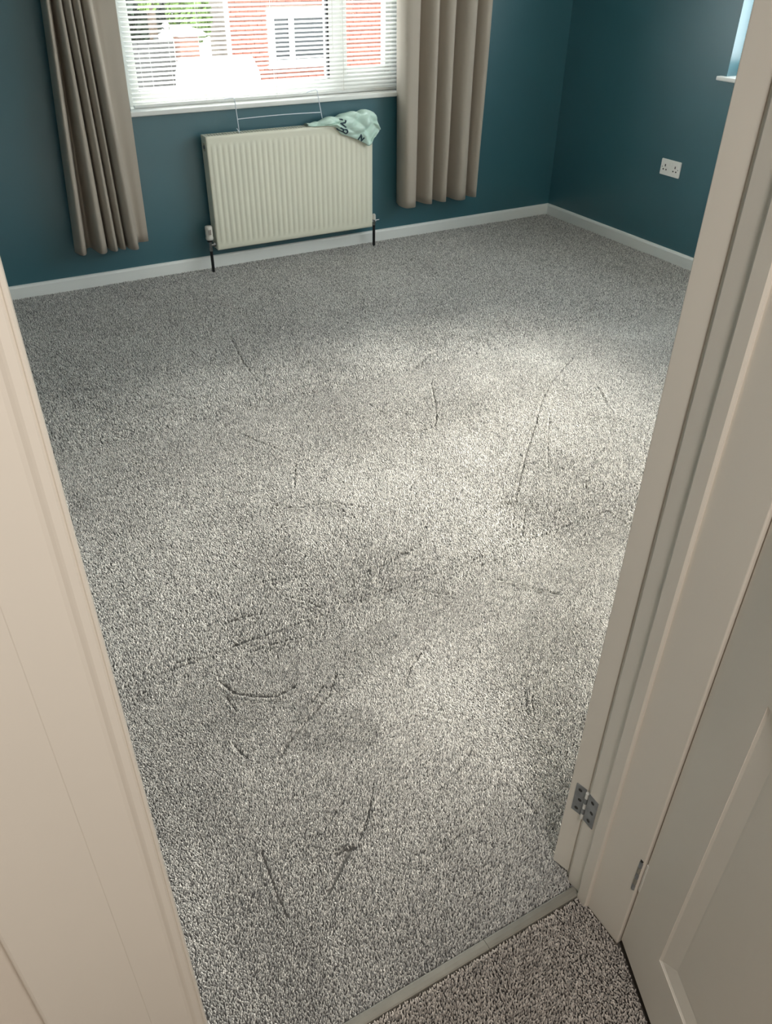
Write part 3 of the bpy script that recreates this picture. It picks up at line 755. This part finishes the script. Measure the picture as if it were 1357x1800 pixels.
pile('landing_carpet', lp, 'darker brownish grey carpet on the landing in front of the threshold bar', PILE2, BACK2,
     [(JX0 + .001, .552), (JX0 + .001, YF0 - .001), (XL - .499, YF0 - .001), (XL - .499, -1.699), (1.599, -1.699), (1.599, YF0 - .001), (JX1 - .001, YF0 - .001), (JX1 - .001, .552)],
     .35, [], .5, 23, .25)

# ------------------------------------------------------------------ outside the window
GZ = -2.70
g = bpy.data.objects.new('pavement', None)
tag(link('street_ground', bx((-30, 60, 5.2, 70, GZ - .2, GZ)), GROUND), 'pale tarmac yard seen between the blind slats', 'ground', kind='structure')
# brick house
hs = thing('brick_house', 'red brick house with white window across the yard', 'house', (10.6, 22, GZ))
HX0, HX1, HY = 7.90, 15.5, 22.0
wx0, wx1, wz0, wz1 = 8.94, 10.80, -1.14, .11
bm = bx((HX0 + .02, wx0, HY + .03, HY + 1.5, GZ, 2.4), (wx1, HX1 - .02, HY + .03, HY + 1.5, GZ, 2.4), (wx0, wx1, HY + .03, HY + 1.5, GZ, wz0), (wx0, wx1, HY + .03, HY + 1.5, wz1, 2.4), (wx0, wx1, HY + .4, HY + 1.5, wz0, wz1))
link('wall', bm, MORTAR, hs)
bm = bmesh.new(); row = 0; z_ = -2.0
while z_ < .95:
    x = HX0 + (0 if row % 2 == 0 else -.1125)
    while x < 13.3:
        a, b = max(x, HX0), x + .213
        if not (a < wx1 and b > wx0 and z_ + .065 > wz0 and z_ < wz1):
            dy = random.uniform(0, .006); box(bm, a, b, HY + dy, HY + .05, z_, z_ + .065)
        elif a < wx0 - .03: box(bm, a, wx0, HY, HY + .05, z_, z_ + .065)
        elif b > wx1 + .03: box(bm, wx1, b, HY, HY + .05, z_, z_ + .065)
        x += .225
    z_ += .075; row += 1
bk = link('bricks', bm, BRICK, hs); bk['kind'] = 'stuff'
fr = link('window', bx((wx0, 9.14, HY + .02, HY + .12, wz0, wz1), (9.55, 9.68, HY + .02, HY + .12, -1.03, -.07), (wx1 - .2, wx1, HY + .02, HY + .12, wz0, wz1), (9.14, wx1 - .2, HY + .02, HY + .12, -.07, wz1), (9.14, wx1 - .2, HY + .02, HY + .12, wz0, -1.03)), WHITEP, hs)
link('pane', bx((9.14, 9.55, HY + .08, HY + .09, -1.03, -.07)), HPANE, fr)
link('pane', bx((9.68, wx1 - .2, HY + .08, HY + .09, -1.03, -.07)), HPANE, fr)
link('sill', bx((wx0 - .05, wx1 + .05, HY - .08, HY + .05, wz0 - .07, wz0)), WHITEP, hs)
bm = bmesh.new(); tube(bm, [(HX0 - .03, HY - .05, GZ), (HX0 - .03, HY - .05, 2.4)], .055, 10); link('downpipe', bm, WHITEP, hs)
link('quoin_strip', bx((12.25, 12.55, HY - .04, HY + .05, GZ, 2.4)), mat('grey_render', srgb(84, 84, 86), .8), hs)
link('white_panel', bx((12.6, 13.6, HY - .05, HY + .05, GZ, 2.4)), WHITEP, hs)
bm = bmesh.new(); prism(bm, [(HY - .4, 2.4), (HY + .75, 3.4), (HY + 1.9, 2.4)], 'x', HX0 - .3, HX1 + .3); link('roof', bm, ROOF, hs)
# van
vn = thing('white_van', 'white van parked in front of the brick house', 'van', (6.16, 18.0, GZ))
bm = bmesh.new()
prof = [(17.9, GZ + .35), (17.9, GZ + 1.15), (18.05, GZ + 1.65), (18.25, GZ + 1.90), (18.6, GZ + 1.98), (20.8, GZ + 1.98), (20.95, GZ + 1.85), (20.95, GZ + .35)]
prism(bm, prof, 'x', 5.28, 7.04); link('body', bm, VANM, vn, bevel=.07, seg=3)
link('windscreen', bx((5.42, 6.90, 17.885, 17.899, GZ + 1.20, GZ + 1.21)), VDARK, vn)
bm = bmesh.new(); vs = [bm.verts.new(p) for p in ((5.45, 17.905, GZ + 1.22), (6.87, 17.905, GZ + 1.22), (6.80, 18.035, GZ + 1.74), (5.52, 18.035, GZ + 1.74))]; bm.faces.new(vs)
so = link('rear_screen', bm, VANM, vn).modifiers.new('t', 'SOLIDIFY'); so.thickness = .01
for s in (0, 1):
    bm = bmesh.new(); tube(bm, [(6.55 if s else 5.75, 17.89, GZ + .62), (6.55 if s else 5.75, 17.84, GZ + .62)], .08, 12); link('headlamp', bm, WHITEP, vn)
    link('wheel_arch', bx((5.25 + s * 1.80, 5.27 + s * 1.80, 18.3, 19.1, GZ + .35, GZ + .75)), TYRE, vn)
for x in (5.36, 6.78):
    for y in (18.7, 20.3):
        bm = bmesh.new(); tube(bm, [(x, y, GZ + .33), (x + .2, y, GZ + .33)], .33, 20); link('wheel', bm, TYRE, vn)
vn.rotation_euler.z = R(-18.5)
# brick pier with a white cap
pr = thing('brick_pier', 'pale brick pier with a rounded white cap behind the van', 'pier', (6.4, 21.4, GZ))
bm = bmesh.new(); k_ = 21.4 / 16
px0, px1, pzb = 4.80 * k_, 5.16 * k_, 1.565 + (.13 - 1.565) * k_
zz = GZ; row = 0
while zz < pzb - .01:
    o_ = .06 if row % 2 else 0
    xx = px0
    while xx < px1 - .02:
        b_ = min(xx + .225 - (o_ if xx == px0 else 0), px1); box(bm, xx + .004, b_ - .004, 21.3, 21.75, zz, zz + .068); xx = b_
    zz += .075; row += 1
bb = link('bricks', bm, mat('pale_pink_brick', srgb(124, 86, 72), .85, .15, 5), pr); bb['kind'] = 'stuff'
link('core', bx((px0 + .01, px1 - .01, 21.31, 21.74, GZ, pzb)), MORTAR, pr)
bm = bmesh.new(); prism(bm, [(px0 - .04, pzb), (px1 + .16, pzb), (px1 + .14, pzb + .07), (px1, pzb + .15), (px0 + .2, pzb + .20), (px0 - .02, pzb + .20), (px0 - .05, pzb + .1)], 'y', 21.2, 21.85); link('cap_stone', bm, WHITEP, pr, bevel=.02)
# dark fence at the left, board by board
fz = thing('timber_fence', 'dark timber fence at the left of the yard', 'fence', (5.6, 21.0, GZ))
for k in range(29):
    x = 2.8 + k * .122
    link('board', bx((x, x + .115, 21.48 + .01 * (k % 2), 21.5 + .01 * (k % 2), GZ + .05, -.42 + random.uniform(-.02, .02))), FENCE, fz)
for x in (2.8, 4.4, 5.9): link('post', bx((x, x + .1, 21.515, 21.6, GZ, -.35)), FENCE, fz)
# trees and shrubs
def leafy(name, label, c, rad_, n, ml, seed, trunk=True, grp=None):
    rt = thing(name, label, 'tree' if trunk else 'shrub', (c[0], c[1], GZ), grp)
    r = random.Random(seed); bm = bmesh.new()
    for k in range(n):
        while True:
            v = Vector((r.uniform(-1, 1), r.uniform(-1, 1), r.uniform(-1, 1)))
            if .25 < v.length < 1: break
        p = Vector(c) + Vector((v.x * rad_[0], v.y * rad_[1], v.z * rad_[2])); s = r.uniform(.05, .12) * (1.9 if ml is LEAF2 else 1)
        a = Vector((r.gauss(0, 1), r.gauss(0, 1), r.gauss(0, 1))).normalized(); b = a.orthogonal().normalized(); d_ = a.cross(b)
        vs = [bm.verts.new(p + b * s), bm.verts.new(p + d_ * s * .5 + a * s * .15), bm.verts.new(p - b * s), bm.verts.new(p - d_ * s * .5 + a * s * .15)]
        bm.faces.new(vs)
    f = link('foliage', bm, ml, rt); f['kind'] = 'stuff'
    bm = bmesh.new(); tube(bm, [(c[0], c[1], GZ), (c[0] + .05, c[1], c[2] - rad_[2] * .4), (c[0] - .05, c[1] + .1, c[2] + rad_[2] * .3)], [.13, .10, .04], 8)
    for k in range(5):
        a = k * 1.3; tube(bm, [(c[0], c[1], c[2] - rad_[2] * .5), (c[0] + math.cos(a) * rad_[0] * .6, c[1] + math.sin(a) * rad_[1] * .6, c[2] + rad_[2] * .3)], [.05, .02], 6)
    link('trunk', bm, BARK, rt)
leafy('tree', 'dark leafy tree beyond the timber fence', (5.2, 23.9, .3), (1.8, 1.2, 1.3), 5200, LEAF2, 3)
leafy('shrub', 'bright green shrub between the pier and the brick house', (7.12, 22.55, -.02), (.56, .45, .62), 2200, LEAF, 5, False)
leafy('tree', 'yellow green sapling left of the brick pier', (5.98, 21.95, .55), (.33, .25, .42), 700, LEAF, 8)
bpy.data.objects.remove(g)
